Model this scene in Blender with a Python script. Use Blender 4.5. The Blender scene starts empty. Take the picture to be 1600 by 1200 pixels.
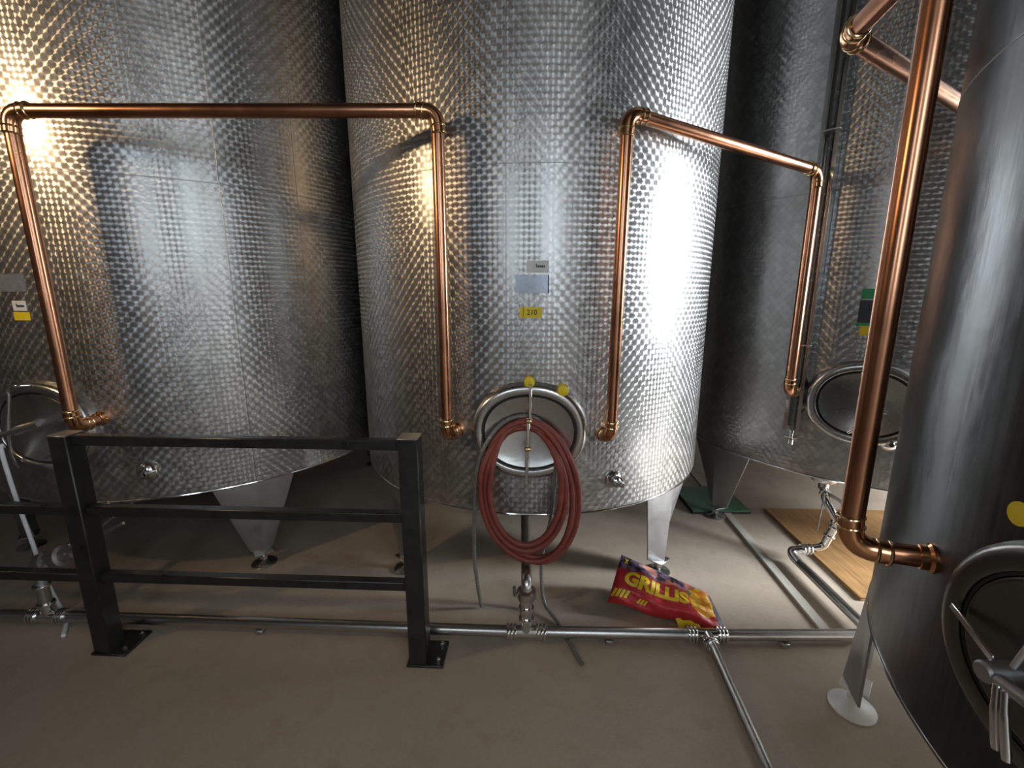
import bpy, math, random
from math import pi, cos, sin, radians as R
from mathutils import Vector as V, Matrix
random.seed(7)
S = bpy.context.scene
COL = S.collection

# ------------------------------------------------------------------ camera
TH = math.atan(700 / 3350.0)
cam = bpy.data.cameras.new('camera')
cam.sensor_width = 36.0
cam.lens = 700 / 1600 * 36.0
cam.clip_start = 0.02
camo = bpy.data.objects.new('camera', cam)
camo.location = (0, 0, 1.6)
camo.rotation_euler = (pi / 2 - TH, 0, 0)
COL.objects.link(camo)
S.camera = camo

# ------------------------------------------------------------------ world, lights, exposure
W = bpy.data.worlds.new('hall_ambient')
S.world = W
W.use_nodes = True
bg = W.node_tree.nodes['Background']
bg.inputs['Color'].default_value = (0.75, 0.85, 1.0, 1)
bg.inputs['Strength'].default_value = 0.4
S.view_settings.view_transform = 'Standard'
S.view_settings.look = 'None'
S.view_settings.exposure = 0.0
S.view_settings.gamma = 1.0
S.view_settings.use_curve_mapping = False
try:
    S.cycles.max_bounces = 10
    S.cycles.glossy_bounces = 8
    S.cycles.sample_clamp_indirect = 6.0
except Exception:
    pass

LIGHT_SIDE = 2000.0
LIGHT_WIN = 21.0
LIGHT_LAMP = 94.0


def area(name, loc, rot, sx, sy, power, color):
    l = bpy.data.lights.new(name, 'AREA')
    l.shape = 'RECTANGLE'
    l.size, l.size_y = sx, sy
    l.energy = power
    l.color = color
    o = bpy.data.objects.new(name, l)
    o.location = loc
    o.rotation_euler = rot
    COL.objects.link(o)
    return o


# daylight standing in the big side window on the right and in the windows of the wall behind the viewer
area('daylight_side_window', (5.86, 0.55, 2.22), (0, pi / 2, 0), 1.9, 2.6, LIGHT_SIDE, (0.90, 0.96, 1.0))
for wx in (-1.0, 0.75, 2.25):
    area('daylight_window', (wx, -1.76, 2.40), (pi / 2, 0, 0), 0.5, 1.4, LIGHT_WIN * (0.8 if wx < 0 else 1.0), (0.80, 0.91, 1.0))
LAMP = V((-2.95, 0.80, 2.69))
pl = bpy.data.lights.new('lamp_glow', 'SPOT')
pl.spot_size = R(152)
pl.spot_blend = 1.0
pl.energy = LIGHT_LAMP
pl.color = (1.0, 0.68, 0.38)
pl.shadow_soft_size = 0.07
plo = bpy.data.objects.new('lamp_glow', pl)
plo.location = LAMP
plo.rotation_euler = V((-0.72, -0.66, -0.02)).to_track_quat('Z', 'Y').to_euler()
COL.objects.link(plo)

# ------------------------------------------------------------------ node helpers


class NT:
    def __init__(s, tree):
        s.t = tree

    def n(s, typ, **kw):
        nd = s.t.nodes.new(typ)
        for k, v in kw.items():
            setattr(nd, k, v)
        return nd

    def put(s, sock, val):
        if val is None:
            return
        if isinstance(val, bpy.types.NodeSocket):
            s.t.links.new(val, sock)
        else:
            sock.default_value = val

    def math(s, op, a, b=None, c=None):
        nd = s.n('ShaderNodeMath', operation=op)
        for i, v in enumerate((a, b, c)):
            s.put(nd.inputs[i], v)
        return nd.outputs[0]

    def vm(s, op, a, b=None, out=0):
        nd = s.n('ShaderNodeVectorMath', operation=op)
        s.put(nd.inputs[0], a)
        if op == 'SCALE':
            s.put(nd.inputs['Scale'], b)
        else:
            s.put(nd.inputs[1], b)
        return nd.outputs['Value' if op in ('LENGTH', 'DOT_PRODUCT') else 'Vector']

    def comb(s, x, y, z=0.0):
        nd = s.n('ShaderNodeCombineXYZ')
        for i, v in enumerate((x, y, z)):
            s.put(nd.inputs[i], v)
        return nd.outputs[0]

    def mixv(s, f, a, b):
        nd = s.n('ShaderNodeMix', data_type='VECTOR')
        s.put(nd.inputs[0], f)
        s.put(nd.inputs[4], a)
        s.put(nd.inputs[5], b)
        return nd.outputs[1]

    def mixc(s, f, a, b):
        nd = s.n('ShaderNodeMix', data_type='RGBA')
        s.put(nd.inputs[0], f)
        s.put(nd.inputs[6], a)
        s.put(nd.inputs[7], b)
        return nd.outputs[2]

    def noise(s, vec, scale, detail=3.0, rough=0.55):
        nd = s.n('ShaderNodeTexNoise')
        s.put(nd.inputs['Vector'], vec)
        nd.inputs['Scale'].default_value = scale
        nd.inputs['Detail'].default_value = detail
        nd.inputs['Roughness'].default_value = rough
        return nd.outputs[0]

    def ramp(s, f, a, b, lo=0.0, hi=1.0):
        nd = s.n('ShaderNodeMapRange')
        s.put(nd.inputs[0], f)
        nd.inputs[1].default_value = a
        nd.inputs[2].default_value = b
        nd.inputs[3].default_value = lo
        nd.inputs[4].default_value = hi
        return nd.outputs[0]

    def bump(s, h, dist, strength=1.0):
        nd = s.n('ShaderNodeBump')
        nd.inputs['Strength'].default_value = strength
        nd.inputs['Distance'].default_value = dist
        s.put(nd.inputs['Height'], h)
        return nd.outputs[0]


def mat(name):
    m = bpy.data.materials.new(name)
    m.use_nodes = True
    t = NT(m.node_tree)
    p = m.node_tree.nodes['Principled BSDF']
    return m, t, p


def rgba(c):
    return (c[0], c[1], c[2], 1.0)


def simple(name, col, rough=0.5, metal=0.0, var=0.15, scale=18.0, bump=0.0, rvar=0.1, coords='Object', aniso=0.0, trans=0.0):
    """plain material with a little grain in colour, gloss and relief"""
    m, t, p = mat(name)
    tc = t.n('ShaderNodeTexCoord').outputs[coords]
    nz = t.noise(tc, scale, 4.0)
    dark = tuple(c * (1 - var) for c in col)
    lite = tuple(min(1, c * (1 + var)) for c in col)
    t.put(p.inputs['Base Color'], t.mixc(t.ramp(nz, 0.3, 0.7), rgba(dark), rgba(lite)))
    p.inputs['Metallic'].default_value = metal
    t.put(p.inputs['Roughness'], t.ramp(nz, 0.25, 0.75, max(0.02, rough - rvar), min(1, rough + rvar)))
    if aniso:
        p.inputs['Anisotropic'].default_value = aniso
    if trans:
        p.inputs['Transmission Weight'].default_value = trans
    if bump:
        t.put(p.inputs['Normal'], t.bump(nz, bump))
    return m


def marble_steel(name, a=0.0226, b=0.0250, bias=0.0022, rough=0.34, aniso=0.82, col=(0.50, 0.50, 0.495)):
    """stainless sheet with the overlapping circular polish marks of wine tanks: each point belongs to the
    uppermost disc that covers it and is brushed in circles about that disc's centre"""
    m, t, p = mat(name)
    uv = t.n('ShaderNodeUVMap').outputs[0]
    sp = t.n('ShaderNodeSeparateXYZ')
    t.put(sp.inputs[0], uv)
    X = t.math('DIVIDE', sp.outputs[0], a)
    Y = t.math('DIVIDE', sp.outputs[1], b)
    s_ = t.math('MULTIPLY', t.math('ADD', X, Y), 0.5)
    t_ = t.math('MULTIPLY', t.math('SUBTRACT', X, Y), 0.5)
    fs, ft = t.math('FRACT', s_), t.math('FRACT', t_)
    fl = t.comb(t.math('FLOOR', s_), t.math('FLOOR', t_))
    d0 = t.comb(t.math('MULTIPLY', t.math('ADD', fs, ft), a), t.math('MULTIPLY', t.math('SUBTRACT', fs, ft), b))
    cur = idx = best = None
    for q, (i, j) in enumerate(((0, 1), (1, 1), (0, 0), (1, 0))):
        d = t.vm('SUBTRACT', d0, (a * (i + j), b * (i - j), 0.0))
        ix = t.vm('ADD', fl, (float(i), float(j), 0.0))
        ln = t.math('ADD', t.vm('LENGTH', d), -bias * (i - j))
        if cur is None:
            cur, idx, best = d, ix, ln
        else:
            f = t.math('LESS_THAN', ln, best)
            best = t.math('MINIMUM', ln, best)
            cur = t.mixv(f, cur, d)
            idx = t.mixv(f, idx, ix)
    wn = t.n('ShaderNodeTexWhiteNoise', noise_dimensions='2D')
    t.put(wn.inputs['Vector'], idx)
    rnd = wn.outputs['Value']
    sc = t.n('ShaderNodeSeparateXYZ')
    t.put(sc.inputs[0], cur)
    geo = t.n('ShaderNodeNewGeometry')
    tu = t.vm('NORMALIZE', t.vm('CROSS_PRODUCT', (0, 0, 1), geo.outputs['True Normal']))
    tang = t.vm('NORMALIZE', t.vm('ADD', t.vm('SCALE', tu, sc.outputs[0]), t.comb(0.0, 0.0, sc.outputs[1])))
    dist = t.math('DIVIDE', t.vm('LENGTH', cur), 0.0255)
    big = t.noise(uv, 1.7, 3.0)
    lines = t.noise(t.vm('MULTIPLY', uv, (3.0, 0.25, 1.0)), 4.0, 3.0)
    wear_sheen = t.math('MULTIPLY', t.ramp(lines, 0.25, 0.75, 0.86, 1.08), t.math('MULTIPLY', t.ramp(rnd, 0.0, 1.0, 0.84, 1.10), t.ramp(dist, 0.45, 1.0, 1.03, 0.86)))  # streaks, plus disc-to-disc sheen differences and darker disc edges put into the colour
    cc = t.n('ShaderNodeVectorMath', operation='SCALE')
    cc.inputs[0].default_value = col
    t.put(cc.inputs['Scale'], wear_sheen)
    t.put(p.inputs['Base Color'], cc.outputs[0])
    p.inputs['Metallic'].default_value = 1.0
    t.put(p.inputs['Roughness'], t.math('ADD', t.ramp(big, 0.3, 0.7, rough - 0.03, rough + 0.03), t.ramp(rnd, 0, 1, -0.025, 0.025)))
    p.inputs['Anisotropic'].default_value = aniso
    t.put(p.inputs['Tangent'], tang)
    # the slight dish of every disc plus the waviness of thin sheet
    h = t.math('ADD', t.math('MULTIPLY', t.math('MULTIPLY', dist, dist), 0.0007), t.math('MULTIPLY', big, 0.010))
    nb = t.bump(h, 1.0, 0.55)
    t.put(p.inputs['Normal'], nb)
    # the fine grain between the brushed arcs scatters a broad soft lobe
    gl = t.n('ShaderNodeBsdfAnisotropic')
    t.put(gl.inputs['Color'], cc.outputs[0])
    gl.inputs['Roughness'].default_value = 0.58
    t.put(gl.inputs['Normal'], nb)
    mx = t.n('ShaderNodeMixShader')
    mx.inputs[0].default_value = 0.17
    t.put(mx.inputs[1], p.outputs[0])
    t.put(mx.inputs[2], gl.outputs[0])
    t.put(m.node_tree.nodes['Material Output'].inputs['Surface'], mx.outputs[0])
    return m


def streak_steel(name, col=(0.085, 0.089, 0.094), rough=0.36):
    """plain rolled sheet: fine vertical streaks, cloudy gloss"""
    m, t, p = mat(name)
    uv = t.n('ShaderNodeUVMap').outputs[0]
    st = t.noise(t.vm('MULTIPLY', uv, (60.0, 1.2, 1.0)), 1.0, 4.0, 0.65)
    cl = t.noise(t.vm('MULTIPLY', uv, (5.0, 3.2, 1.0)), 1.0, 3.0)
    k = t.math('MULTIPLY', t.ramp(st, 0.3, 0.7, 0.75, 1.2), t.ramp(cl, 0.3, 0.7, 0.8, 1.15))
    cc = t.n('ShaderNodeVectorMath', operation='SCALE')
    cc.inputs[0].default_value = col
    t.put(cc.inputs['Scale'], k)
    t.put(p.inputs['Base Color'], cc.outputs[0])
    p.inputs['Metallic'].default_value = 1.0
    t.put(p.inputs['Roughness'], t.math('ADD', t.ramp(cl, 0.3, 0.7, rough - 0.08, rough + 0.06), t.ramp(st, 0.3, 0.7, -0.03, 0.03)))
    geo = t.n('ShaderNodeNewGeometry')
    t.put(p.inputs['Tangent'], t.comb(0.0, 0.0, 1.0))
    p.inputs['Anisotropic'].default_value = 0.75
    h = t.math('ADD', t.math('MULTIPLY', cl, 0.006), t.math('MULTIPLY', st, 0.0006))
    t.put(p.inputs['Normal'], t.bump(h, 1.0, 0.6))
    return m


def concrete(name, c0, c1, c2, rough=0.6):
    m, t, p = mat(name)
    tc = t.n('ShaderNodeTexCoord').outputs['Object']
    n1 = t.noise(tc, 0.9, 6.0, 0.6)
    n2 = t.noise(tc, 7.0, 6.0, 0.65)
    n3 = t.noise(tc, 90.0, 3.0)
    c = t.mixc(t.ramp(n1, 0.32, 0.68), rgba(c0), rgba(c1))
    c = t.mixc(t.ramp(n2, 0.52, 0.78, 0, 0.55), c, rgba(c2))
    c = t.mixc(t.ramp(n3, 0.2, 0.8, 0.0, 0.22), c, rgba(tuple(x * 0.45 for x in c0)))
    t.put(p.inputs['Base Color'], c)
    t.put(p.inputs['Roughness'], t.ramp(n2, 0.3, 0.7, rough - 0.12, rough + 0.12))
    t.put(p.inputs['Normal'], t.bump(t.math('ADD', t.math('MULTIPLY', n2, 0.5), t.math('MULTIPLY', n3, 0.12)), 0.006, 0.6))
    return m


M = {}
M['marble'] = marble_steel('circular_polished_steel')
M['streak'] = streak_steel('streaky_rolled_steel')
M['steel'] = simple('satin_stainless_steel', (0.58, 0.58, 0.57), 0.26, 1.0, 0.03, 60, 0.0, 0.02, aniso=0.3)
M['bright'] = simple('polished_stainless_steel', (0.72, 0.72, 0.71), 0.14, 1.0, 0.03, 60, 0.0, 0.02)
M['dark'] = simple('dark_steel', (0.17, 0.165, 0.155), 0.30, 1.0, 0.06, 40, 0.0, 0.03)  # darker steel tone for the near tank's manhole
M['zinc'] = simple('pale_galvanised_steel', (0.72, 0.73, 0.72), 0.5, 0.25, 0.06, 30, 0.0, 0.05)
M['dull'] = simple('dull_steel_plate', (0.42, 0.42, 0.43), 0.46, 1.0, 0.10, 14, 0.0, 0.08)
M['pipe_steel'] = simple('brushed_steel_pipe', (0.52, 0.51, 0.49), 0.30, 1.0, 0.06, 40, 0.0, 0.03)
M['copper'] = simple('weathered_copper', (0.55, 0.265, 0.155), 0.25, 1.0, 0.10, 9, 0.0, 0.04)
M['copper_joint'] = simple('soldered_copper_joint', (0.66, 0.33, 0.17), 0.20, 1.0, 0.10, 16, 0.0, 0.05)
M['solder'] = simple('brassy_solder_bead', (0.80, 0.58, 0.32), 0.18, 1.0, 0.15, 30, 0.0, 0.06)
M['black'] = simple('satin_black_paint', (0.017, 0.018, 0.018), 0.33, 0.0, 0.3, 16, 0.0004, 0.08)
M['rubber'] = simple('black_rubber', (0.012, 0.012, 0.012), 0.6, 0.0, 0.2, 30, 0.0004)
M['hose'] = simple('red_brown_rubber_hose', (0.215, 0.045, 0.032), 0.5, 0.0, 0.2, 35, 0.0006)
M['clear'] = simple('cloudy_clear_plastic_tube', (0.30, 0.30, 0.28), 0.25, 0.0, 0.1, 30, 0.0, 0.05, trans=0.55)
M['white'] = simple('white_plastic', (0.72, 0.78, 0.83), 0.4, 0.0, 0.05, 30)
M['paper'] = simple('white_paper', (0.66, 0.69, 0.70), 0.6, 0.0, 0.05, 30)
M['yellow'] = simple('yellow_paper', (0.78, 0.62, 0.02), 0.55, 0.0, 0.06, 30)
M['ink'] = simple('dark_ink', (0.03, 0.03, 0.035), 0.6, 0.0, 0.1, 30)
M['plate'] = simple('grey_blue_name_plate', (0.34, 0.38, 0.45), 0.35, 0.6, 0.12, 40)
M['green'] = simple('green_card', (0.03, 0.36, 0.13), 0.5, 0.0, 0.06, 30)
M['slate'] = simple('dark_slate_card', (0.035, 0.05, 0.075), 0.5, 0.0, 0.1, 30)
M['green_pad'] = simple('green_painted_plate', (0.07, 0.19, 0.11), 0.5, 0.0, 0.2, 12)
M['floor'] = concrete('worn_concrete_floor', (0.36, 0.295, 0.23), (0.45, 0.38, 0.305), (0.29, 0.21, 0.15))
M['kerb'] = concrete('pale_concrete_kerb', (0.42, 0.40, 0.35), (0.52, 0.49, 0.43), (0.32, 0.29, 0.25))
M['wall'] = concrete('dark_plaster_wall', (0.22, 0.20, 0.185), (0.27, 0.25, 0.23), (0.18, 0.165, 0.15), 0.8)
M['ceiling'] = concrete('dark_timber_ceiling', (0.09, 0.08, 0.07), (0.12, 0.105, 0.095), (0.07, 0.06, 0.055), 0.8)
M['frame'] = simple('grey_window_frame', (0.20, 0.21, 0.22), 0.5)
M['char'] = simple('dark_seam_gap', (0.02, 0.02, 0.02), 0.7)


def board_mat():
    m, t, p = mat('orange_brown_board')
    tc = t.n('ShaderNodeTexCoord').outputs['Object']
    g = t.noise(t.vm('MULTIPLY', tc, (38.0, 3.0, 1.0)), 1.0, 5.0, 0.65)
    n2 = t.noise(tc, 5.0, 3.0)
    c = t.mixc(t.ramp(g, 0.3, 0.7), rgba((0.22, 0.115, 0.045)), rgba((0.42, 0.24, 0.10)))
    c = t.mixc(t.ramp(n2, 0.45, 0.75, 0, 0.5), c, rgba((0.16, 0.09, 0.04)))
    t.put(p.inputs['Base Color'], c)
    p.inputs['Roughness'].default_value = 0.42
    t.put(p.inputs['Normal'], t.bump(g, 0.002))
    return m


def bag_mat():
    """printed film: red field, dark photograph of coals along the upper edge, yellow and green picture at the lower corner"""
    m, t, p = mat('printed_red_charcoal_bag')
    uv = t.n('ShaderNodeUVMap').outputs[0]
    sp = t.n('ShaderNodeSeparateXYZ')
    t.put(sp.inputs[0], uv)
    u, v = sp.outputs[0], sp.outputs[1]
    n1 = t.noise(t.vm('MULTIPLY', uv, (9.0, 4.5, 1.0)), 1.0, 3.0)
    n2 = t.noise(t.vm('MULTIPLY', uv, (14.0, 7.0, 1.0)), 1.0, 2.0)
    n3 = t.noise(t.vm('ADD', t.vm('MULTIPLY', uv, (7.0, 3.5, 1.0)), (5.0, 3.0, 0.0)), 1.0, 2.0)
    red = t.mixc(t.ramp(n1, 0.3, 0.7), rgba((0.40, 0.018, 0.022)), rgba((0.56, 0.035, 0.04)))
    coal = t.mixc(t.ramp(n2, 0.42, 0.60), rgba((0.018, 0.014, 0.018)), rgba((0.20, 0.12, 0.20)))
    coal = t.mixc(t.math('MULTIPLY', t.ramp(n3, 0.50, 0.62), t.ramp(u, 0.18, 0.30)), coal, rgba((0.62, 0.20, 0.10)))
    edge = t.math('ADD', v, t.math('MULTIPLY', t.math('SUBTRACT', n1, 0.5), 0.16))
    edge = t.math('SUBTRACT', edge, t.math('MULTIPLY', u, 0.02))
    c = t.mixc(t.ramp(edge, 0.715, 0.745), red, coal)
    # food picture, right end
    pic = t.mixc(t.ramp(n2, 0.44, 0.52), rgba((0.72, 0.24, 0.015)), rgba((0.80, 0.46, 0.02)))
    pic = t.mixc(t.math('MULTIPLY', t.ramp(n3, 0.50, 0.55), t.ramp(u, 0.86, 0.78)), pic, rgba((0.05, 0.16, 0.06)))
    du = t.math('DIVIDE', t.math('SUBTRACT', u, 0.88), 0.15)
    dv = t.math('DIVIDE', t.math('SUBTRACT', v, 0.60), 0.34)
    rr = t.math('ADD', t.math('ADD', t.math('MULTIPLY', du, du), t.math('MULTIPLY', dv, dv)), t.math('MULTIPLY', t.math('SUBTRACT', n1, 0.5), 1.6))
    c = t.mixc(t.ramp(rr, 1.0, 0.92), c, pic)
    t.put(p.inputs['Base Color'], c)
    p.inputs['Roughness'].default_value = 0.38
    t.put(p.inputs['Normal'], t.bump(t.noise(t.vm('MULTIPLY', uv, (10.0, 5.0, 1.0)), 1.0, 4.0), 0.012, 0.8))
    return m


M['board'] = board_mat()
M['bag'] = bag_mat()
M['bag_yellow'] = simple('yellow_print', (0.80, 0.60, 0.02), 0.4, 0.0, 0.06, 30)


# ------------------------------------------------------------------ mesh helpers


class MB:
    def __init__(s):
        s.v, s.f, s.uv = [], [], None

    def add(s, verts, faces):
        b = len(s.v)
        s.v += [V(x) for x in verts]
        s.f += [tuple(i + b for i in f) for f in faces]

    def box(s, c, size, rot=None, bev=0.0):
        """box with chamfered edges"""
        hx, hy, hz = (d / 2 for d in size)
        b = min(bev, hx * .9, hy * .9, hz * .9)
        if b <= 0:
            pts = [V((x, y, z)) for x in (-hx, hx) for y in (-hy, hy) for z in (-hz, hz)]
            fs = [(0, 1, 3, 2), (4, 6, 7, 5), (0, 4, 5, 1), (2, 3, 7, 6), (0, 2, 6, 4), (1, 5, 7, 3)]
        else:
            pts, fs, ind = [], [], {}
            for sx in (-1, 1):
                for sy in (-1, 1):
                    for sz in (-1, 1):
                        for ax in range(3):
                            q = [sx * (hx - b), sy * (hy - b), sz * (hz - b)]
                            q[ax] = (sx * hx, sy * hy, sz * hz)[ax]
                            ind[(sx, sy, sz, ax)] = len(pts)
                            pts.append(V(q))
            for ax in range(3):
                o = [k for k in range(3) if k != ax]
                for sg in (-1, 1):
                    ring = []
                    for (a1, a2) in ((-1, -1), (1, -1), (1, 1), (-1, 1)):
                        q = [0, 0, 0]
                        q[ax] = sg
                        q[o[0]], q[o[1]] = a1, a2
                        ring.append(ind[(*q, ax)])
                    fs.append(tuple(ring))
            for ax in range(3):
                o = [k for k in range(3) if k != ax]
                for a1 in (-1, 1):
                    for a2 in (-1, 1):
                        q0 = [0, 0, 0]
                        q0[o[0]], q0[o[1]] = a1, a2
                        lo, hi = list(q0), list(q0)
                        lo[ax], hi[ax] = -1, 1
                        fs.append((ind[(*lo, o[0])], ind[(*hi, o[0])], ind[(*hi, o[1])], ind[(*lo, o[1])]))
            for sx in (-1, 1):
                for sy in (-1, 1):
                    for sz in (-1, 1):
                        fs.append(tuple(ind[(sx, sy, sz, k)] for k in range(3)))
        if rot is not None:
            pts = [rot @ q for q in pts]
        s.add([q + V(c) for q in pts], fs)
        return s

    def tube(s, path, r, seg=16, cap=True, closed=False):
        path = [V(q) for q in path]
        n = len(path)
        rs = r if isinstance(r, (list, tuple)) else [r] * n
        tang = []
        for i in range(n):
            if closed:
                d = path[(i + 1) % n] - path[i - 1]
            else:
                d = path[min(i + 1, n - 1)] - path[max(i - 1, 0)]
            tang.append(d.normalized())
        up = V((0, 0, 1)) if abs(tang[0].z) < 0.9 else V((1, 0, 0))
        nrm = (up - tang[0] * up.dot(tang[0])).normalized()
        verts, faces = [], []
        for i in range(n):
            nrm = (nrm - tang[i] * nrm.dot(tang[i])).normalized()
            bn = tang[i].cross(nrm)
            for k in range(seg):
                a = 2 * pi * k / seg
                verts.append(path[i] + (nrm * cos(a) + bn * sin(a)) * rs[i])
        m = n if closed else n - 1
        for i in range(m):
            j = (i + 1) % n
            for k in range(seg):
                l = (k + 1) % seg
                faces.append((i * seg + k, i * seg + l, j * seg + l, j * seg + k))
        if cap and not closed:
            faces.append(tuple(range(seg))[::-1])
            faces.append(tuple((n - 1) * seg + k for k in range(seg)))
        s.add(verts, faces)
        return s

    def lathe(s, prof, o, ax=(0, 0, 1), seg=24, sx=1.0, ref=None, closed_prof=False):
        """prof: list of (radius, height along ax)"""
        ax = V(ax).normalized()
        ref = V(ref) if ref is not None else (V((0, 0, 1)) if abs(ax.z) < 0.9 else V((1, 0, 0)))
        e1 = (ref - ax * ref.dot(ax)).normalized()
        e2 = ax.cross(e1)
        o = V(o)
        verts, faces = [], []
        for (r, h) in prof:
            for k in range(seg):
                a = 2 * pi * k / seg
                verts.append(o + ax * h + e1 * (r * cos(a)) + e2 * (r * sin(a) * sx))
        n = len(prof)
        for i in range(n - 1 + (1 if closed_prof else 0)):
            j = (i + 1) % n
            for k in range(seg):
                l = (k + 1) % seg
                faces.append((i * seg + k, i * seg + l, j * seg + l, j * seg + k))
        if not closed_prof:
            if prof[0][0] > 1e-6:
                faces.append(tuple(range(seg))[::-1])
            if prof[-1][0] > 1e-6:
                faces.append(tuple((n - 1) * seg + k for k in range(seg)))
        s.add(verts, faces)
        return s


WL = {}


def link(name, mb, m, parent=None, label=None, angle=38, recalc=True):
    me = bpy.data.meshes.new(name)
    off = V((0, 0, 0))
    if parent is not None:
        off = WL[parent.name]
    me.from_pydata([tuple(q - off) for q in mb.v], [], mb.f)
    if recalc:
        import bmesh
        bm = bmesh.new()
        bm.from_mesh(me)
        bmesh.ops.recalc_face_normals(bm, faces=bm.faces)
        bm.to_mesh(me)
        bm.free()
    me.shade_smooth()
    me.set_sharp_from_angle(angle=R(angle))
    me.materials.append(M[m] if isinstance(m, str) else m)
    o = bpy.data.objects.new(name, me)
    COL.objects.link(o)
    if parent is not None:
        o.parent = parent
    WL[o.name] = off
    if label:
        o['label'] = label
    return o


def tag(o, label, cat, group=None, kind=None):
    o['label'] = label
    o['category'] = cat
    if group:
        o['group'] = group
    if kind:
        o['kind'] = kind
    return o


def thing(name, label, cat, loc, group=None):
    o = bpy.data.objects.new(name, None)
    o.empty_display_size = 0.1
    o.location = loc
    COL.objects.link(o)
    WL[o.name] = V(loc)
    return tag(o, label, cat, group)


def struct(name, mb, m, label):
    o = link(name, mb, m)
    o['kind'] = 'structure'
    o['label'] = label
    return o


def bend(points, rad, n=8):
    """split a polyline into straight runs and elbow arcs: [('run', [p,q]) , ('elbow', [..])...]"""
    P = [V(q) for q in points]
    out = []
    cur = P[0]
    for i in range(1, len(P) - 1):
        a, b, c = P[i - 1], P[i], P[i + 1]
        d1, d2 = (a - b).normalized(), (c - b).normalized()
        ang = d1.angle(d2)
        tl = rad / math.tan(ang / 2)
        s0, s1 = b + d1 * tl, b + d2 * tl
        out.append(('run', [cur, s0]))
        cen = b + (d1 + d2).normalized() * (rad / sin(ang / 2))
        v0, v1 = s0 - cen, s1 - cen
        w = v0.angle(v1)
        arc = []
        for k in range(n + 1):
            f = k / n
            arc.append(cen + (v0 * sin((1 - f) * w) + v1 * sin(f * w)) / sin(w))
        out.append(('elbow', arc))
        cur = s1
    out.append(('run', [cur, P[-1]]))
    return out


def smooth_path(pts, n=8):
    """Catmull-Rom through points"""
    P = [V(q) for q in pts]
    P = [P[0] * 2 - P[1]] + P + [P[-1] * 2 - P[-2]]
    out = []
    for i in range(1, len(P) - 2):
        for k in range(n):
            f = k / n
            a, b, c, d = P[i - 1], P[i], P[i + 1], P[i + 2]
            out.append(0.5 * ((2 * b) + (c - a) * f + (2 * a - 5 * b + 4 * c - d) * f * f + (3 * b - a - 3 * c + d) * f ** 3))
    out.append(P[-2])
    return out


def text_mesh(txt, size=1.0, bold=0.0):
    """flat lettering as (verts 2D, faces), centred on its own box"""
    cu = bpy.data.curves.new('lettering', 'FONT')
    cu.body = txt
    cu.size = size
    cu.offset = bold
    cu.resolution_u = 3
    o = bpy.data.objects.new('lettering', cu)
    COL.objects.link(o)
    dg = bpy.context.evaluated_depsgraph_get()
    me = bpy.data.meshes.new_from_object(o.evaluated_get(dg))
    vs = [(q.co.x, q.co.y) for q in me.vertices]
    fs = [tuple(p.vertices) for p in me.polygons]
    bpy.data.objects.remove(o)
    bpy.data.curves.remove(cu)
    bpy.data.meshes.remove(me)
    x0, x1 = min(q[0] for q in vs), max(q[0] for q in vs)
    y0, y1 = min(q[1] for q in vs), max(q[1] for q in vs)
    return [((x - (x0 + x1) / 2), (y - (y0 + y1) / 2)) for x, y in vs], fs, x1 - x0, y1 - y0


# ------------------------------------------------------------------ room shell
XL, XR, YF, YB, ZC = -6.0, 5.8, -1.7, 7.0, 5.6
struct('floor', MB().box(((XL + XR) / 2, (YF + YB) / 2, -0.1), (XR - XL + 0.4, YB - YF + 0.4, 0.2)), 'floor', 'worn brown grey concrete floor')
struct('ceiling', MB().box(((XL + XR) / 2, (YF + YB) / 2, ZC + 0.1), (XR - XL + 0.4, YB - YF + 0.4, 0.2)), 'ceiling', 'dark hall ceiling above the tanks')
struct('wall_left', MB().box((XL - 0.1, (YF + YB) / 2, ZC / 2), (0.2, YB - YF, ZC)), 'wall', 'dark left hall wall')
struct('wall_back', MB().box(((XL + XR) / 2, YB + 0.1, ZC / 2), (XR - XL, 0.2, ZC)), 'wall', 'dark wall behind the tanks')
# right wall with one big window
DY0, DY1, DZ0, DZ = -0.8, 1.9, 1.25, 3.2
mb = MB()
mb.box((XR + 0.1, (YF + DY0) / 2, ZC / 2), (0.2, DY0 - YF, ZC))
mb.box((XR + 0.1, (DY1 + YB) / 2, ZC / 2), (0.2, YB - DY1, ZC))
mb.box((XR + 0.1, (DY0 + DY1) / 2, (DZ + ZC) / 2), (0.2, DY1 - DY0, ZC - DZ))
mb.box((XR + 0.1, (DY0 + DY1) / 2, DZ0 / 2), (0.2, DY1 - DY0, DZ0))
struct('wall_right', mb, 'wall', 'dark right hall wall with one big window')
mb = MB()
for y in (DY0 + 0.03, (DY0 + DY1) / 2, DY1 - 0.03):
    mb.box((XR - 0.02, y, (DZ0 + DZ) / 2), (0.07, 0.06, DZ - DZ0), bev=0.008)
for z in (DZ0 + 0.03, DZ - 0.03):
    mb.box((XR - 0.02, (DY0 + DY1) / 2, z), (0.068, DY1 - DY0, 0.06), bev=0.008)
struct('window_4', mb, 'frame', 'steel frame of the big window in the right wall')
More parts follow.
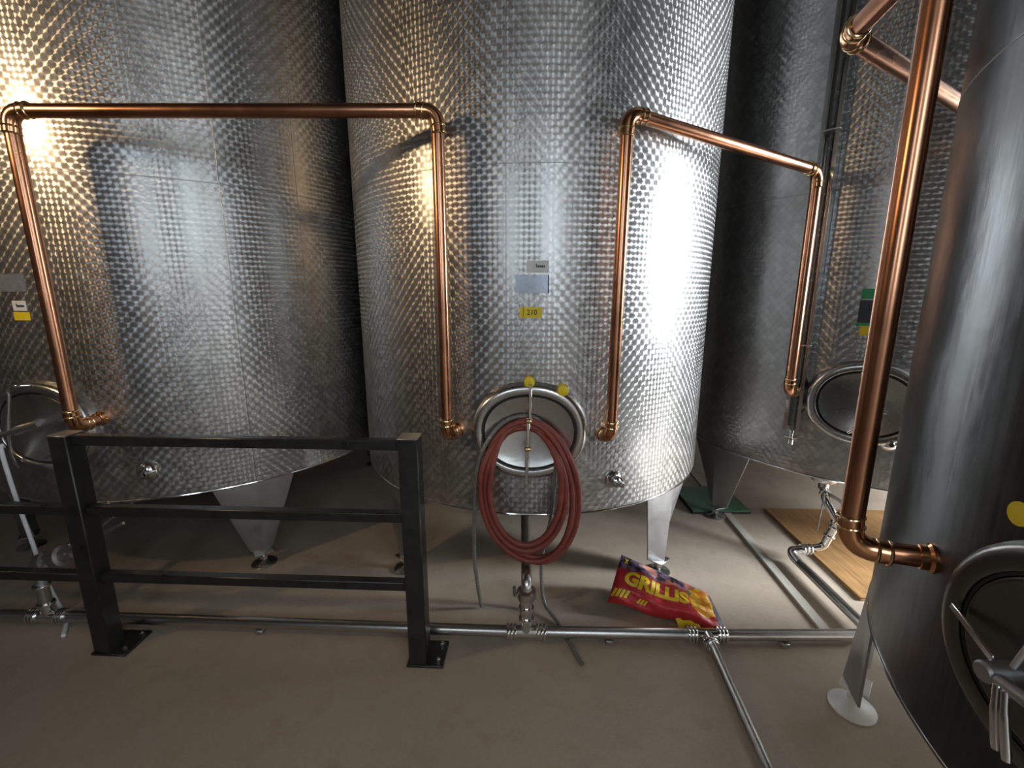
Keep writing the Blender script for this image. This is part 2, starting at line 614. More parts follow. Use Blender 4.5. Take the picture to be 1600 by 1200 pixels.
# wall behind the viewer with three windows
wins = [(-1.0, 0.6), (0.75, 0.6), (2.25, 0.6)]
Z0, Z1 = 1.65, 3.15
mb = MB()
mb.box(((XL + XR) / 2, YF - 0.1, Z0 / 2), (XR - XL, 0.2, Z0))
mb.box(((XL + XR) / 2, YF - 0.1, (Z1 + ZC) / 2), (XR - XL, 0.2, ZC - Z1))
xs = XL
for (cx, w) in wins + [(XR + 0.5, 1.0)]:
    if cx - w / 2 > xs + 0.001:
        mb.box(((xs + cx - w / 2) / 2, YF - 0.1, (Z0 + Z1) / 2), (cx - w / 2 - xs, 0.2, Z1 - Z0))
    xs = cx + w / 2
struct('wall_front', mb, 'wall', 'wall behind the viewer with three windows')
for i, (cx, w) in enumerate(wins):
    mb = MB()
    for dx in (-w / 2 + 0.03, 0, w / 2 - 0.03):
        mb.box((cx + dx, YF - 0.03, (Z0 + Z1) / 2), (0.05, 0.05, Z1 - Z0), bev=0.006)
    for z in (Z0 + 0.03, (Z0 + Z1) / 2, Z1 - 0.03):
        mb.box((cx, YF - 0.03, z), (w, 0.048, 0.05), bev=0.006)
    struct('window_%d' % (i + 1), mb, 'frame', 'steel window frame in the wall behind the viewer')
# low pale kerb edge on the floor right of the middle tank
mb = MB()
mb.box((1.575, 3.1, 0.006), (0.055, 2.5, 0.016), Matrix.Rotation(R(-3.5), 3, 'Z'), bev=0.004)
struct('trim_1', mb, 'kerb', 'pale concrete edge strip on the floor')

# ------------------------------------------------------------------ tanks
RIM = 0.54
TANKS = {1: (-2.1845, 3.2913, 1.1828), 2: (0.1299, 3.0917, 1.1033), 3: (2.597, 3.3478, 1.2367), 4: (2.1995, 0.5918, 1.2367)}
TOPZ = 4.6


def on(t, ang, z, dx=0.0, dz=0.0, off=0.0):
    """point on (or off) the shell of tank t; dx runs along the circumference, to the right seen from outside"""
    cx, cy, r = TANKS[t]
    a = R(ang) + dx / r
    return V((cx + (r + off) * cos(a), cy + (r + off) * sin(a), z + dz))


def frame_at(t, ang):
    o = V((cos(R(ang)), sin(R(ang)), 0))
    return V((-o.y, o.x, 0)), V((0, 0, 1)), o     # right, up, out


def patch(t, ang, z, w, h, off=0.0025, n=8, thick=0.0018, rot=0.0):
    """thin card bent to the shell"""
    mb = MB()
    verts = []
    for o in (off, off - thick):
        for j in (0, 1):
            for i in range(n + 1):
                x, y = (i / n - .5) * w, (j - .5) * h
                verts.append(on(t, ang, z, x * cos(rot) - y * sin(rot), x * sin(rot) + y * cos(rot), o))
    k = n + 1
    f = []
    for i in range(n):
        f += [(i, i + 1, k + i + 1, k + i), (2 * k + i, 3 * k + i, 3 * k + i + 1, 2 * k + i + 1),
              (i, 2 * k + i, 2 * k + i + 1, i + 1), (k + i, k + i + 1, 3 * k + i + 1, 3 * k + i)]
    f += [(0, k, 3 * k, 2 * k), (n, 2 * k + n, 3 * k + n, k + n)]
    mb.add(verts, f)
    return mb


def patch_text(t, ang, z, txt, width, height, off=0.0034, bold=0.02, dx=0.0, dz=0.0):
    vs, fs, w, h = text_mesh(txt, 1.0, bold)
    mb = MB()
    mb.add([on(t, ang, z, dx + x / w * width, dz + y / h * height, off) for x, y in vs], fs)
    return mb


def scribble(t, ang, z, dx, dz, parent):
    """a short handwritten word too small to read"""
    r = TANKS[t][2]
    mb = MB()
    for k, h in enumerate((0.015, 0.009, 0.009, 0.010, 0.008)):
        q = patch(t, ang + math.degrees((dx - 0.016 + 0.0085 * k) / r), z + dz + (0.002 if k == 0 else -0.001), 0.004 if k == 0 else 0.006, h, 0.0046, 2, 0.0008, 0.15)
        mb.add(q.v, q.f)
    link('print', mb, 'ink', parent)


def oval(mb, t, ang, z, prof, seg=64, pw=2.15):
    """sweep prof [(half width, half height, out)] as oval rings about a point of the shell, flat in the tangent plane
    (the first ring may be pulled onto the shell with out=None)"""
    rt, up, o = frame_at(t, ang)
    c = on(t, ang, z)
    cx, cy, r = TANKS[t]
    verts, faces = [], []
    for (a, b, d) in prof:
        for k in range(seg):
            q = 2 * pi * k / seg
            x = a * math.copysign(abs(cos(q)) ** (2 / pw), cos(q))
            y = b * math.copysign(abs(sin(q)) ** (2 / pw), sin(q))
            dd = d if d is not None else (math.sqrt(r * r - x * x) - r - 0.004)
            verts.append(c + rt * x + up * y + o * dd)
    n = len(prof)
    for i in range(n - 1):
        for k in range(seg):
            l = (k + 1) % seg
            faces.append((i * seg + k, i * seg + l, (i + 1) * seg + l, (i + 1) * seg + k))
    mb.add(verts, faces)
    return mb


def manhole(t, ang, z, root, kind, k=1.0):
    """oval inward-closing manhole: collar > lid, gasket, clamp"""
    rt, up, o = frame_at(t, ang)
    c = on(t, ang, z)
    A, B = 0.272, 0.236
    P = lambda x, y, d: c + rt * x + up * y + o * d
    D = lambda d: d * k if d > 0 else d
    mb = oval(MB(), t, ang, z, [(A, B, None), (A - 0.004, B - 0.004, 0.0), (A - 0.010, B - 0.010, D(0.020)), (A - 0.018, B - 0.018, D(0.033)),
                                (A - 0.028, B - 0.028, D(0.038)), (A - 0.050, B - 0.050, D(0.039)), (A - 0.056, B - 0.056, D(0.034)),
                                (A - 0.057, B - 0.057, 0.0)])
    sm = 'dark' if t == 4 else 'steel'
    col = link('manhole_collar', mb, sm, root, angle=50, recalc=False)
    mb = oval(MB(), t, ang, z, [(A - 0.0562, B - 0.0562, D(0.018)), (A - 0.0572, B - 0.0572, D(0.027)), (A - 0.0632, B - 0.0632, D(0.027)), (A - 0.0642, B - 0.0642, D(0.016))])
    link('gasket', mb, 'rubber', col, 'black rubber gasket', recalc=False)
    a, b = A - 0.064, B - 0.064
    prof = [(a, b, D(0.010)), (a - 0.001, b - 0.001, D(0.028)), (a - 0.005, b - 0.005, D(0.033)), (a - 0.011, b - 0.011, D(0.031))]
    for q in range(1, 13):
        f = 1 - q / 12.0
        prof.append(((a - 0.012) * f + 0.0005, (b - 0.012) * f + 0.0005, D(0.030) - (D(0.030) - 0.005) * (1 - f * f)))
    link('lid', oval(MB(), t, ang, z, prof), sm, col, 'dished steel manhole lid', angle=60, recalc=False)
    if kind == 'bar':      # flat upright strap with two knuckles
        mb = MB()
        rot = Matrix((rt, o, up)).transposed()
        mb.box(P(0.004, 0.150, 0.060), (0.013, 0.009, 0.165), rot, 0.002)
        mb.box(P(-0.004, 0.005, 0.066), (0.015, 0.010, 0.130), rot, 0.002)
        mb.box(P(-0.009, -0.150, 0.062), (0.014, 0.009, 0.180), rot, 0.002)
        cl = link('clamp_bar', mb, 'bright', col, 'bright upright clamp bar')
        for (x, y) in ((0.0, 0.066), (-0.006, -0.066)):
            mb = MB().lathe([(0.002, -0.016), (0.010, -0.014), (0.012, -0.006), (0.012, 0.006), (0.010, 0.014), (0.002, 0.016)], P(x, y, 0.066), rt, 14)
            mb.tube([P(x, y, -0.02), P(x, y, 0.064)], 0.005, 8)
            link('knuckle', mb, 'solder', cl if False else col, 'brassy hinge knuckle')
    return col, P, rt, up, o


def leg(t, ang, root, wt=0.215, wb=0.062, foot=0.075, zb=0.085):
    """folded sheet leg: two faces meeting at an outward ridge, tapering to a short spindle with a round foot"""
    cx, cy, r = TANKS[t]
    c0 = V((cx, cy, 0))
    o = V((cos(R(ang)), sin(R(ang)), 0))
    rt = V((-o.y, o.x, 0))
    da = wt / r
    th = 0.008

    def ring(z, half, rr, ridge):
        pts = []
        for s in (-1, 0, 1):
            d = half * s
            if s == 0:
                pts.append(c0 + o * ridge + V((0, 0, z)))
            else:
                q = R(ang) + (da * s if half is None else 0)
                pts.append(c0 + o * rr + rt * d + V((0, 0, z)))
        return pts
    edge_r = r * cos(da) - 0.012
    top = ring(RIM + 0.03, r * sin(da), edge_r, r - 0.004)
    rim = ring(RIM - 0.002, r * sin(da) * 0.97, edge_r, r + 0.004)
    bot = ring(zb, wb, r - (0.03 if t == 4 else 0.085), r + (0.035 if t == 4 else -0.018))
    mb = MB()
    outer, inner = [], []
    for rg in (top, rim, bot):
        outer.append(rg)
        inner.append([q - o * th * (1.4 if i == 1 else 1.0) for i, q in enumerate(rg)])
    verts = [q for rg in outer for q in rg] + [q for rg in inner for q in rg]
    f = []
    for i in range(2):
        for k in range(2):
            a = i * 3 + k
            f.append((a, a + 1, a + 4, a + 3))
            f.append((9 + a, 9 + a + 3, 9 + a + 4, 9 + a + 1))
    for i in range(2):
        for k in (0, 2):
            a = i * 3 + k
            f.append((a, a + 3, 9 + a + 3, 9 + a))
    for k in range(2):
        f.append((k, 9 + k, 9 + k + 1, k + 1))
        f.append((6 + k, 6 + k + 1, 15 + k + 1, 15 + k))
    mb.add(verts, f)
    lg = link('leg', mb, 'dull', root, angle=20)
    fc = c0 + o * (r - (0.009 if t == 4 else 0.055))
    # bottom plate of the leg
    mb = MB().box(fc + V((0, 0, zb - 0.004)), (0.09, 0.10, 0.010), Matrix((o, rt, V((0, 0, 1)))).transposed(), 0.002)
    mb.lathe([(0.013, 0.012), (0.013, zb)], fc, (0, 0, 1), 14)
    mb.lathe([(0.022, 0.035), (0.022, 0.055)], fc, (0, 0, 1), 6)
    mb.lathe([(foot, 0.001), (foot, 0.007), (foot - 0.006, 0.012), (0.03, 0.016), (0.016, 0.026)], fc, (0, 0, 1), 28)
    link('foot', mb, 'zinc' if foot > 0.075 else 'steel', lg, 'round levelling foot on a threaded spindle')


def tank(t, label, shell, legs):
    cx, cy, r = TANKS[t]
    root = thing('storage_tank', label, 'tank', (cx, cy, 0), 'steel storage tanks')
    n, zs = 224, [RIM, 1.2, 2.0, 2.8, 3.6, TOPZ]
    verts, faces, uvs = [], [], []
    for z in zs:
        for k in range(n):
            a = 2 * pi * k / n
            verts.append(V((cx + r * cos(a), cy + r * sin(a), z)))
    mb = MB()
    for i in range(len(zs) - 1):
        for k in range(n):
            l = (k + 1) % n
            faces.append((i * n + k, i * n + l, (i + 1) * n + l, (i + 1) * n + k))
    mb.add(verts, faces)
    sh = link('shell', mb, shell, root, angle=60, recalc=False)
    uvl = sh.data.uv_layers.new(name='UVMap')
    cells = round(2 * pi * r / 0.0452)
    circ = cells * 0.0452
    li = 0
    for i in range(len(zs) - 1):
        for k in range(n):
            for (kk, z) in ((k, zs[i]), (k + 1, zs[i]), (k + 1, zs[i + 1]), (k, zs[i + 1])):
                uvl.data[li].uv = (kk / n * circ, z)
                li += 1
    # cone top, out of sight above
    mb = MB().lathe([(r, TOPZ), (r + 0.006, TOPZ + 0.01), (0.25, TOPZ + 0.32), (0.25, TOPZ + 0.42), (0.0, TOPZ + 0.43)], (cx, cy, 0), (0, 0, 1), 96)
    link('top_cone', mb, 'steel', root)
    # sloping bottom
    mb = MB().lathe([(r - 0.003, RIM + 0.012), (r - 0.012, RIM + 0.004), (r * 0.55, RIM - 0.02), (0.12, RIM - 0.04), (0.0, RIM - 0.04)], (cx, cy, 0), (0, 0, 1), 96)
    link('bottom', mb, 'dull', root)
    # rolled rim and weld seams
    mb = MB().tube([(cx + (r - 0.002) * cos(2 * pi * k / 160), cy + (r - 0.002) * sin(2 * pi * k / 160), RIM) for k in range(160)], 0.0065, 8, closed=True)
    link('bottom_rim', mb, 'bright', root)
    for z in (2.115, 3.3):
        mb = MB().tube([(cx + r * cos(2 * pi * k / 160), cy + r * sin(2 * pi * k / 160), z) for k in range(160)], 0.0020, 6, closed=True)
        link('weld_seam', mb, 'dull', root)
    for a in legs:
        leg(t, a, root, foot=0.080 if t == 4 else 0.07, wt=0.26 if t == 3 else 0.215, wb=0.125 if t == 4 else 0.062, zb=0.115 if t == 4 else 0.085)
    return root


def vseam(t, ang, root, z0=RIM, z1=TOPZ):
    link('weld_seam', MB().tube([on(t, ang, z0), on(t, ang, z1)], 0.0018, 6), 'dull', root)


def tap(t, ang, z, root, dome=False):
    rt, up, o = frame_at(t, ang)
    p = on(t, ang, z)
    if dome:
        mb = MB().lathe([(0.052, -0.006), (0.052, 0.008), (0.046, 0.02), (0.034, 0.032), (0.018, 0.040), (0.0, 0.042)], p, o, 28)
        a = link('outlet_cap', mb, 'bright', root, 'small round domed cap')
        link('cap_stud', MB().lathe([(0.016, 0.038), (0.016, 0.058), (0.012, 0.063), (0.0, 0.064)], p, o, 14), 'bright', a)
    else:
        mb = MB().lathe([(0.044, -0.006), (0.044, 0.006), (0.040, 0.011), (0.030, 0.013), (0.026, 0.014), (0.024, 0.03)], p, o, 28)
        a = link('sample_valve', mb, 'bright', root, 'small round sampling outlet with a stub')
        mb = MB().lathe([(0.021, 0.026), (0.021, 0.048), (0.017, 0.052), (0.013, 0.054), (0.013, 0.082), (0.010, 0.088), (0.0, 0.089)], p, o, 20)
        mb.lathe([(0.028, 0.036), (0.030, 0.040), (0.028, 0.045)], p, o, 20)
        link('valve_stub', mb, 'bright', a)


# --- tank 1, left
T1 = tank(1, 'left steel tank behind the black guard rail with a yellow sticker at the frame edge', 'marble', (-51.5, -141.5, 38.5, 128.5))
vseam(1, -51.3, T1)
vseam(1, -33.0, T1)
c1, P1, rt, up, o = manhole(1, -95.0, 0.945, T1, 'tbar')
mb = MB()
mb.tube(smooth_path([P1(0.01, 0.215, 0.035), P1(-0.03, 0.215, 0.065), P1(-0.065, 0.20, 0.072), P1(-0.072, 0.15, 0.072), P1(-0.10, 0.0, 0.085), P1(-0.135, -0.13, 0.07), P1(-0.15, -0.2, 0.04)], 5), 0.0085, 10)
link('lid_bail', mb, 'bright', c1, 'bright bent bail across the lid')
mb = MB()
mb.lathe([(0.024, 0.0), (0.024, 0.075), (0.018, 0.085), (0.0, 0.086)], P1(-0.09, -0.005, -0.01), o, 16)
sp1 = link('spindle', mb, 'steel', c1)
mb = MB()
mb.tube([P1(-0.25, -0.05, 0.085), P1(-0.09, -0.005, 0.085), P1(0.07, 0.042, 0.085)], 0.013, 12)
mb.tube([P1(0.17, 0.05, 0.06), P1(0.27, 0.075, 0.075)], 0.010, 10)
mb.tube([P1(0.03, -0.14, 0.05), P1(0.075, -0.115, 0.06)], 0.009, 10)
link('locking_handle', mb, 'dull', c1, 'dark grey locking bars')
tap(1, -74.0, 0.698, T1, True)
link('name_plate', patch(1, -95.8, 1.633, 0.135, 0.078), 'plate', T1, 'grey name plate')
wl = link('paper_label', patch(1, -95.0, 1.53, 0.070, 0.046), 'paper', T1, 'white paper label')
scribble(1, -95.0, 1.53, 0.004, 0.0, wl)
link('number_label', patch(1, -94.9, 1.482, 0.082, 0.038, 0.0032), 'yellow', T1, 'yellow number label')

# --- tank 2, middle
T2 = tank(2, 'middle steel tank with the red hose hung over its manhole', 'marble', (-46.9, -135.7, 43.1, 134.3))
vseam(2, -98.1, T2)
c2, P2, rt, up, o = manhole(2, -92.6, 0.963, T2, 'bar')
tap(2, -70.9, 0.700, T2)
np_ = link('name_plate', patch(2, -92.2, 1.627, 0.142, 0.077), 'plate', T2, 'grey name plate')
link('plate_rim', patch(2, -88.55, 1.627, 0.004, 0.078, 0.006, 2, 0.005), 'ink', np_)
wl = link('paper_label', patch(2, -91.0, 1.700, 0.095, 0.050, 0.0032), 'paper', T2, 'white paper label')
scribble(2, -91.0, 1.700, 0.010, 0.002, wl)
nl = link('number_label', patch(2, -92.5, 1.505, 0.098, 0.046, 0.0032), 'yellow', T2, 'yellow label numbered 210')
link('print', patch_text(2, -92.5, 1.505, '210', 0.044, 0.024, 0.0044, 0.01, 0.006, 0.001), 'ink', nl)
link('print', patch(2, -94.2, 1.505, 0.002, 0.040, 0.0044, 2, 0.0008), 'ink', nl)
for (dx, dz) in ((0.0, 0.238), (0.150, 0.200)):
    rtv = P2(dx, dz, 0.024)
    mb = MB().lathe([(0.024, -0.030 if dz < .22 else -0.02), (0.024, 0.018), (0.022, 0.0195), (0.0, 0.0196)], rtv - o * 0.0, o, 18)
    link('round_sticker', mb, 'yellow', c2, 'small yellow round sticker')

# --- tank 3, right behind
T3 = tank(3, 'right rear steel tank with a level gauge and a green label', 'marble', (-162.0, -72.0, 18.0, 108.0))
c3, P3, rt, up, o = manhole(3, -124.8, 1.005, T3, 'arc')
mb = MB()
mb.tube(smooth_path([P3(-0.03, 0.17, 0.03), P3(0.02, 0.08, 0.07), P3(0.02, -0.06, 0.07), P3(-0.05, -0.165, 0.03)], 6), 0.010, 10)
mb.lathe([(0.022, 0.02), (0.022, 0.09), (0.016, 0.10), (0.0, 0.1)], P3(0.02, 0.0, -0.03), o, 16)
mb.tube([P3(-0.01, 0.03, 0.085), P3(0.09, -0.02, 0.085)], 0.011, 10)
link('locking_handle', mb, 'bright', c3, 'bright locking handle')
tap(3, -118.9, 0.815, T3, True)
for (nm, m, z, h, w, offx, lab) in (('label_card', 'green', 1.583, 0.052, 0.115, 0.004, 'green card label'),
                                    ('label_card', 'slate', 1.492, 0.118, 0.120, 0.0, 'dark slate card label'),
                                    ('label_card', 'green', 1.4255, 0.013, 0.130, 0.0, 'thin green card strip'),
                                    ('number_label', 'yellow', 1.393, 0.050, 0.085, -0.006, 'yellow number label')):
    link(nm, patch(3, -126.0, z, w, h, 0.003, rot=0), m, T3, lab)
# level gauge: U channel with a glass tube and a drain cock
ga = -138.9
rt, up, o = frame_at(3, ga)
G = lambda x, y, z: on(3, ga, z) + rt * x + o * y
rot = Matrix((rt, o, up)).transposed()
z0, z1 = 0.80, 4.2
mb = MB()
mb.box(G(0, 0.006, (z0 + z1) / 2), (0.078, 0.004, z1 - z0), rot)
mb.box(G(-0.040, 0.034, (z0 + z1) / 2), (0.004, 0.060, z1 - z0), rot, 0.001)
mb.box(G(0.040, 0.034, (z0 + z1) / 2), (0.004, 0.060, z1 - z0), rot, 0.001)
mb.box(G(-0.033, 0.064, (z0 + z1) / 2), (0.018, 0.003, z1 - z0), rot)
mb.box(G(0.033, 0.064, (z0 + z1) / 2), (0.018, 0.003, z1 - z0), rot)
ch = link('level_gauge', mb, 'bright', T3, 'steel level gauge channel')
link('gauge_tube', MB().tube([G(0, 0.034, z0 - 0.01), G(0, 0.034, z1)], 0.011, 14), 'clear', ch, 'clear gauge tube')
for z in (1.30, 2.4, 3.5):
    link('bracket', MB().box(G(0, 0.034, z), (0.088, 0.066, 0.008), rot, 0.001), 'dull', ch)
mb = MB().lathe([(0.017, 0.0), (0.017, 0.03), (0.011, 0.035), (0.011, 0.07), (0.014, 0.072), (0.014, 0.085)], G(0, 0.034, z0 - 0.085), (0, 0, 1), 14)
mb.tube([G(-0.035, 0.034, z0 - 0.045), G(0.03, 0.034, z0 - 0.045)], 0.006, 8)
mb.tube([G(0, 0.0, z0 - 0.03), G(0, 0.034, z0 - 0.03)], 0.008, 8)
link('drain_cock', mb, 'bright', ch, 'small bright drain cock')

# --- tank 4, close at the right edge
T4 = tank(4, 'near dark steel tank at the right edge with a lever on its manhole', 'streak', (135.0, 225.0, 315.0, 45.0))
c4, P4, rt, up, o = manhole(4, 179.0, 0.940, T4, 'lever', 0.55)
rot = Matrix((rt, o, up)).transposed()
mb = MB()
d_ = P4(-0.108, -0.022, 0.055) - P4(-0.224, 0.006, 0.030)
q_ = Matrix((d_.normalized(), o, d_.normalized().cross(o))).transposed()
mb.box(P4(-0.166, -0.008, 0.044), (d_.length, 0.007, 0.015), q_, 0.002)
link('clamp_bar', mb, 'bright', c4, 'pale flat clamp rod')
mb = MB()
mb.lathe([(0.020, -0.02), (0.020, 0.045), (0.016, 0.050), (0.0, 0.051)], P4(-0.110, -0.052, 0.02), o, 18)
mb.tube([P4(-0.085, -0.048, 0.062), P4(-0.03, -0.040, 0.066)], 0.013, 14)
link('spindle', mb, 'dull', c4, 'dark spindle block')
mb = MB()
mb.tube(smooth_path([P4(-0.074, -0.045, 0.078), P4(-0.064, -0.085, 0.083), P4(-0.046, -0.155, 0.085)], 5), [0.0065] * 5 + [0.008] * 5 + [0.007], 12)
mb.tube(smooth_path([P4(-0.060, -0.045, 0.078), P4(-0.048, -0.085, 0.083), P4(-0.027, -0.158, 0.085)], 5), [0.0065] * 5 + [0.008] * 5 + [0.007], 12)
link('lever', mb, 'bright', c4, 'bright hanging lever handle')
mb = MB().tube([P4(-0.080, -0.014, 0.05), P4(-0.078, 0.045, 0.03)], 0.006, 12)
link('clamp_bar', mb, 'dull', c4)
mb = MB().lathe([(0.024, -0.004), (0.024, 0.003), (0.023, 0.004), (0.0, 0.0042)], on(4, 170.6, 1.178), frame_at(4, 170.6)[2], 20)
link('round_sticker', mb, 'yellow', T4, 'yellow round sticker')

# ------------------------------------------------------------------ copper pipes between the tanks
PR = 0.0265


def copper(label, pts, ends):
    """pts: polyline from tank to tank; ends: bend radii"""
    root = thing('copper_pipe', label, 'pipe', (pts[0][0], pts[0][1], 0), 'copper pipes between the tanks')
    for kind, q in bend(pts, 0.052):
        if kind == 'run':
            link('pipe_run', MB().tube(q, PR, 24), 'copper', root)
        else:
            d0, d1 = (q[0] - q[1]).normalized(), (q[-1] - q[-2]).normalized()
            path = [q[0] + d0 * 0.030] + q + [q[-1] + d1 * 0.030]
            e = link('elbow', MB().tube(path, PR + 0.0028, 24), 'copper_joint', root)
            for (pp, dd) in ((q[0], d0), (q[-1], d1)):
                for s in (0.004, 0.030):
                    mb = MB().lathe([(PR + 0.001, -0.005), (PR + 0.005, -0.003), (PR + 0.0062, 0.0), (PR + 0.005, 0.003), (PR + 0.001, 0.005)], pp + dd * s, dd, 24)
                    link('joint_bead', mb, 'solder', e, 'brassy solder bead')
    for i, (p, d) in enumerate(((V(pts[0]), V(pts[1]) - V(pts[0])), (V(pts[-1]), V(pts[-2]) - V(pts[-1])))):
        d.normalize()
        mb = MB().lathe([(PR + 0.010, -0.002), (PR + 0.010, 0.010), (PR + 0.004, 0.016), (PR + 0.004, 0.032), (PR, 0.034)], p, d, 24)
        link('wall_flange', mb, 'copper_joint', root)
    return root


def into(t, p):
    """point where a pipe at p meets the shell of tank t, straight towards its axis"""
    cx, cy, r = TANKS[t]
    d = V((p[0] - cx, p[1] - cy, 0)).normalized()
    return (cx + d.x * (r - 0.002), cy + d.y * (r - 0.002), p[2])


ZT = 2.297
a0 = (-1.997, 1.96, 0.985)
b0 = (-0.297, 1.96, 0.945)
copper('copper pipe bridging the left and middle tanks', [into(1, a0), a0, (a0[0], 1.96, ZT), (b0[0], 1.96, ZT), b0, into(2, b0)], 0)
c0 = (0.452, 1.96, 0.935)
d0 = (1.558, 2.46, 1.035)
copper('copper pipe sloping from the middle tank to the rear right tank', [into(2, c0), c0, (0.460, 1.96, 2.292), (1.562, 2.46, 2.196), d0, into(3, d0)], 0)
e0 = (0.877, 1.060, 0.945)
f0 = (1.93, 2.03, ZT)
f1 = (3.35, 1.99, ZT)
copper('thick looking near copper pipe running down to the near right tank', [(1.035, 0.985, 0.958), e0, (e0[0] - 0.006, 1.06, ZT), (0.945, 1.425, ZT), f0, f1, into(3, f1)], 0)

# ------------------------------------------------------------------ floor pipe line with tees and clamps
SR = 0.0255
ZP = 0.048


def clamp_rings(mbs, p, d, parent, n=2):
    for k in range(n):
        q = V(p) + V(d) * (0.016 * k)
        mb = MB().lathe([(SR, -0.006), (SR + 0.010, -0.005), (SR + 0.012, 0), (SR + 0.010, 0.005), (SR, 0.006)], q, d, 20)
        link('clamp', mb, 'bright', parent, 'bright pipe clamp ring')


FL = thing('floor_pipe', 'steel pipe line along the floor in front of the tanks', 'pipe', (0.066, 1.803, 0))
pa, pb, pc, pd, pe = V((-4.6, 1.955, ZP)), V((-2.255, 1.905, ZP)), V((0.066, 1.803, ZP)), V((0.895, 1.785, ZP)), V((1.66, 1.78, ZP))
dl = V((1, -0.022, 0)).normalized()
for q0, q1 in ((pa, pb - dl * .075), (pb + dl * .075, pc - dl * .075), (pc + dl * .075, pd - dl * .085)):
    link('pipe_run', MB().tube([q0, q1], SR, 20), 'pipe_steel', FL)
TEE = {}
for nm, q in (('left', pb), ('middle', pc), ('right', pd)):
    mb = MB().tube([q - dl * .08, q + dl * .08], SR + 0.002, 20)
    br = V((0, 0, 1)) if nm != 'right' else V((-0.03, -1, 0.02)).normalized()
    mb.tube([q, q + br * 0.07], SR + 0.001, 20)
    te = link('tee', mb, 'bright', FL, 'bright tee fitting')
    TEE[nm] = te
    for s in (-1, 1):
        clamp_rings(None, q + dl * s * .052, dl * s, te, 3)
q2 = V((1.66, 1.78, ZP))
for kind, q in bend([pd + dl * .085, q2, (1.672, 2.395, ZP), (1.672, 2.405, ZP)][:3], 0.05):
    link('pipe_run' if kind == 'run' else 'elbow', MB().tube(q, SR, 20), 'pipe_steel', FL)
br_end = V((0.795, 0.62, ZP))
bd = (br_end - pd).normalized()
link('branch_pipe', MB().tube([pd + bd * .05, br_end], SR - 0.002, 20), 'pipe_steel', FL, 'branch pipe running towards the viewer')
clamp_rings(None, pd + bd * .06, bd, TEE['right'], 2)
for x in (-3.4, -1.2, -0.05 + 0.5, 1.25):
    y = 1.905 - 0.0445 * (x + 2.255) if x < 0.066 else 1.803 - 0.0217 * (x - 0.066)
    mb = MB().box((x, y, 0.012), (0.035, 0.05, 0.022), bev=0.003)
    link('pipe_saddle', mb, 'dull', FL)


def beads(path_pt, d, r, parent, n=1, step=0.02, m='bright'):
    for k in range(n):
        q = V(path_pt) + V(d).normalized() * step * k
        mb = MB().lathe([(r, -0.007), (r + 0.009, -0.006), (r + 0.011, 0), (r + 0.009, 0.006), (r, 0.007)], q, d, 20)
        link('clamp', mb, m, parent)


# outlet of the middle tank: riser, butterfly valve, bend up into the tank bottom
OB = thing('outlet_pipe', 'steel outlet riser with a valve under the middle tank', 'pipe', (0.066, 1.803, 0), 'tank outlet pipes')
xr, yr = 0.066, 1.803
link('riser', MB().tube([(xr, yr, ZP + .06), (xr, yr, 0.24)], SR, 20), 'bright', OB)
for z in (0.118, 0.165, 0.175, 0.218):
    beads((xr, yr, z), (0, 0, 1), SR, OB, 1)
mb = MB().lathe([(SR + .004, 0.0), (SR + .018, 0.006), (SR + .018, 0.042), (SR + .004, 0.048)], (xr, yr, 0.222), (0, 0, 1), 24)
vb = link('valve_body', mb, 'steel', OB, 'butterfly valve body')
mb = MB().tube([(xr, yr, 0.246), (xr - 0.055, yr - 0.005, 0.246)], 0.009, 10)
mb.tube([(xr - 0.052, yr - 0.005, 0.246), (xr - 0.056, yr - 0.025, 0.30)], [0.010, 0.007], 10)
link('valve_handle', mb, 'dull', vb)
for kind, q in bend([(xr, yr, 0.262), (xr, yr, 0.305), (xr + 0.01, 2.45, 0.40), (xr + 0.01, 2.45, 0.545)], 0.045):
    link('outlet_bend' if kind == 'elbow' else 'outlet_run', MB().tube(q, SR - 0.001, 20), 'steel', OB)

# outlet of the left tank
OA = thing('outlet_pipe', 'steel outlet riser with a dark valve at the far left under the left tank', 'pipe', (pb.x, pb.y, 0), 'tank outlet pipes')
link('riser', MB().tube([(pb.x, pb.y, ZP + .06), (pb.x, pb.y, 0.22)], SR, 20), 'steel', OA)
beads((pb.x, pb.y, 0.118), (0, 0, 1), SR, OA, 1)
beads((pb.x, pb.y, 0.215), (0, 0, 1), SR, OA, 1)
vc = V((-2.20, 1.95, 0.335))
dv = V((0.92, 0.05, 0.30)).normalized()
mb = MB().tube([(pb.x, pb.y, 0.22), (pb.x + .01, pb.y + .02, 0.30), vc - dv * .02], SR, 16)
mb.lathe([(0.03, -0.10), (0.045, -0.095), (0.048, -0.05), (0.035, -0.045), (0.035, -0.01), (0.052, -0.005), (0.052, 0.03), (0.035, 0.035), (0.030, 0.09), (0.0, 0.091)], vc, dv, 22)
va = link('valve_body', mb, 'dull', OA, 'dark valve body lying aslant')
mb = MB().tube([vc + dv * .07 + V((0, -.02, .01)), (-1.98, 1.91, 0.455), (-1.80, 1.90, 0.545)], [0.012, 0.010, 0.007], 12)
link('valve_handle', mb, 'steel', va, 'slender grey valve lever')
link('outlet_run', MB().tube([vc, (-2.15, 2.30, 0.43), (-2.15, 2.55, 0.50), (-2.15, 2.55, 0.53)], SR, 16), 'steel', OA)

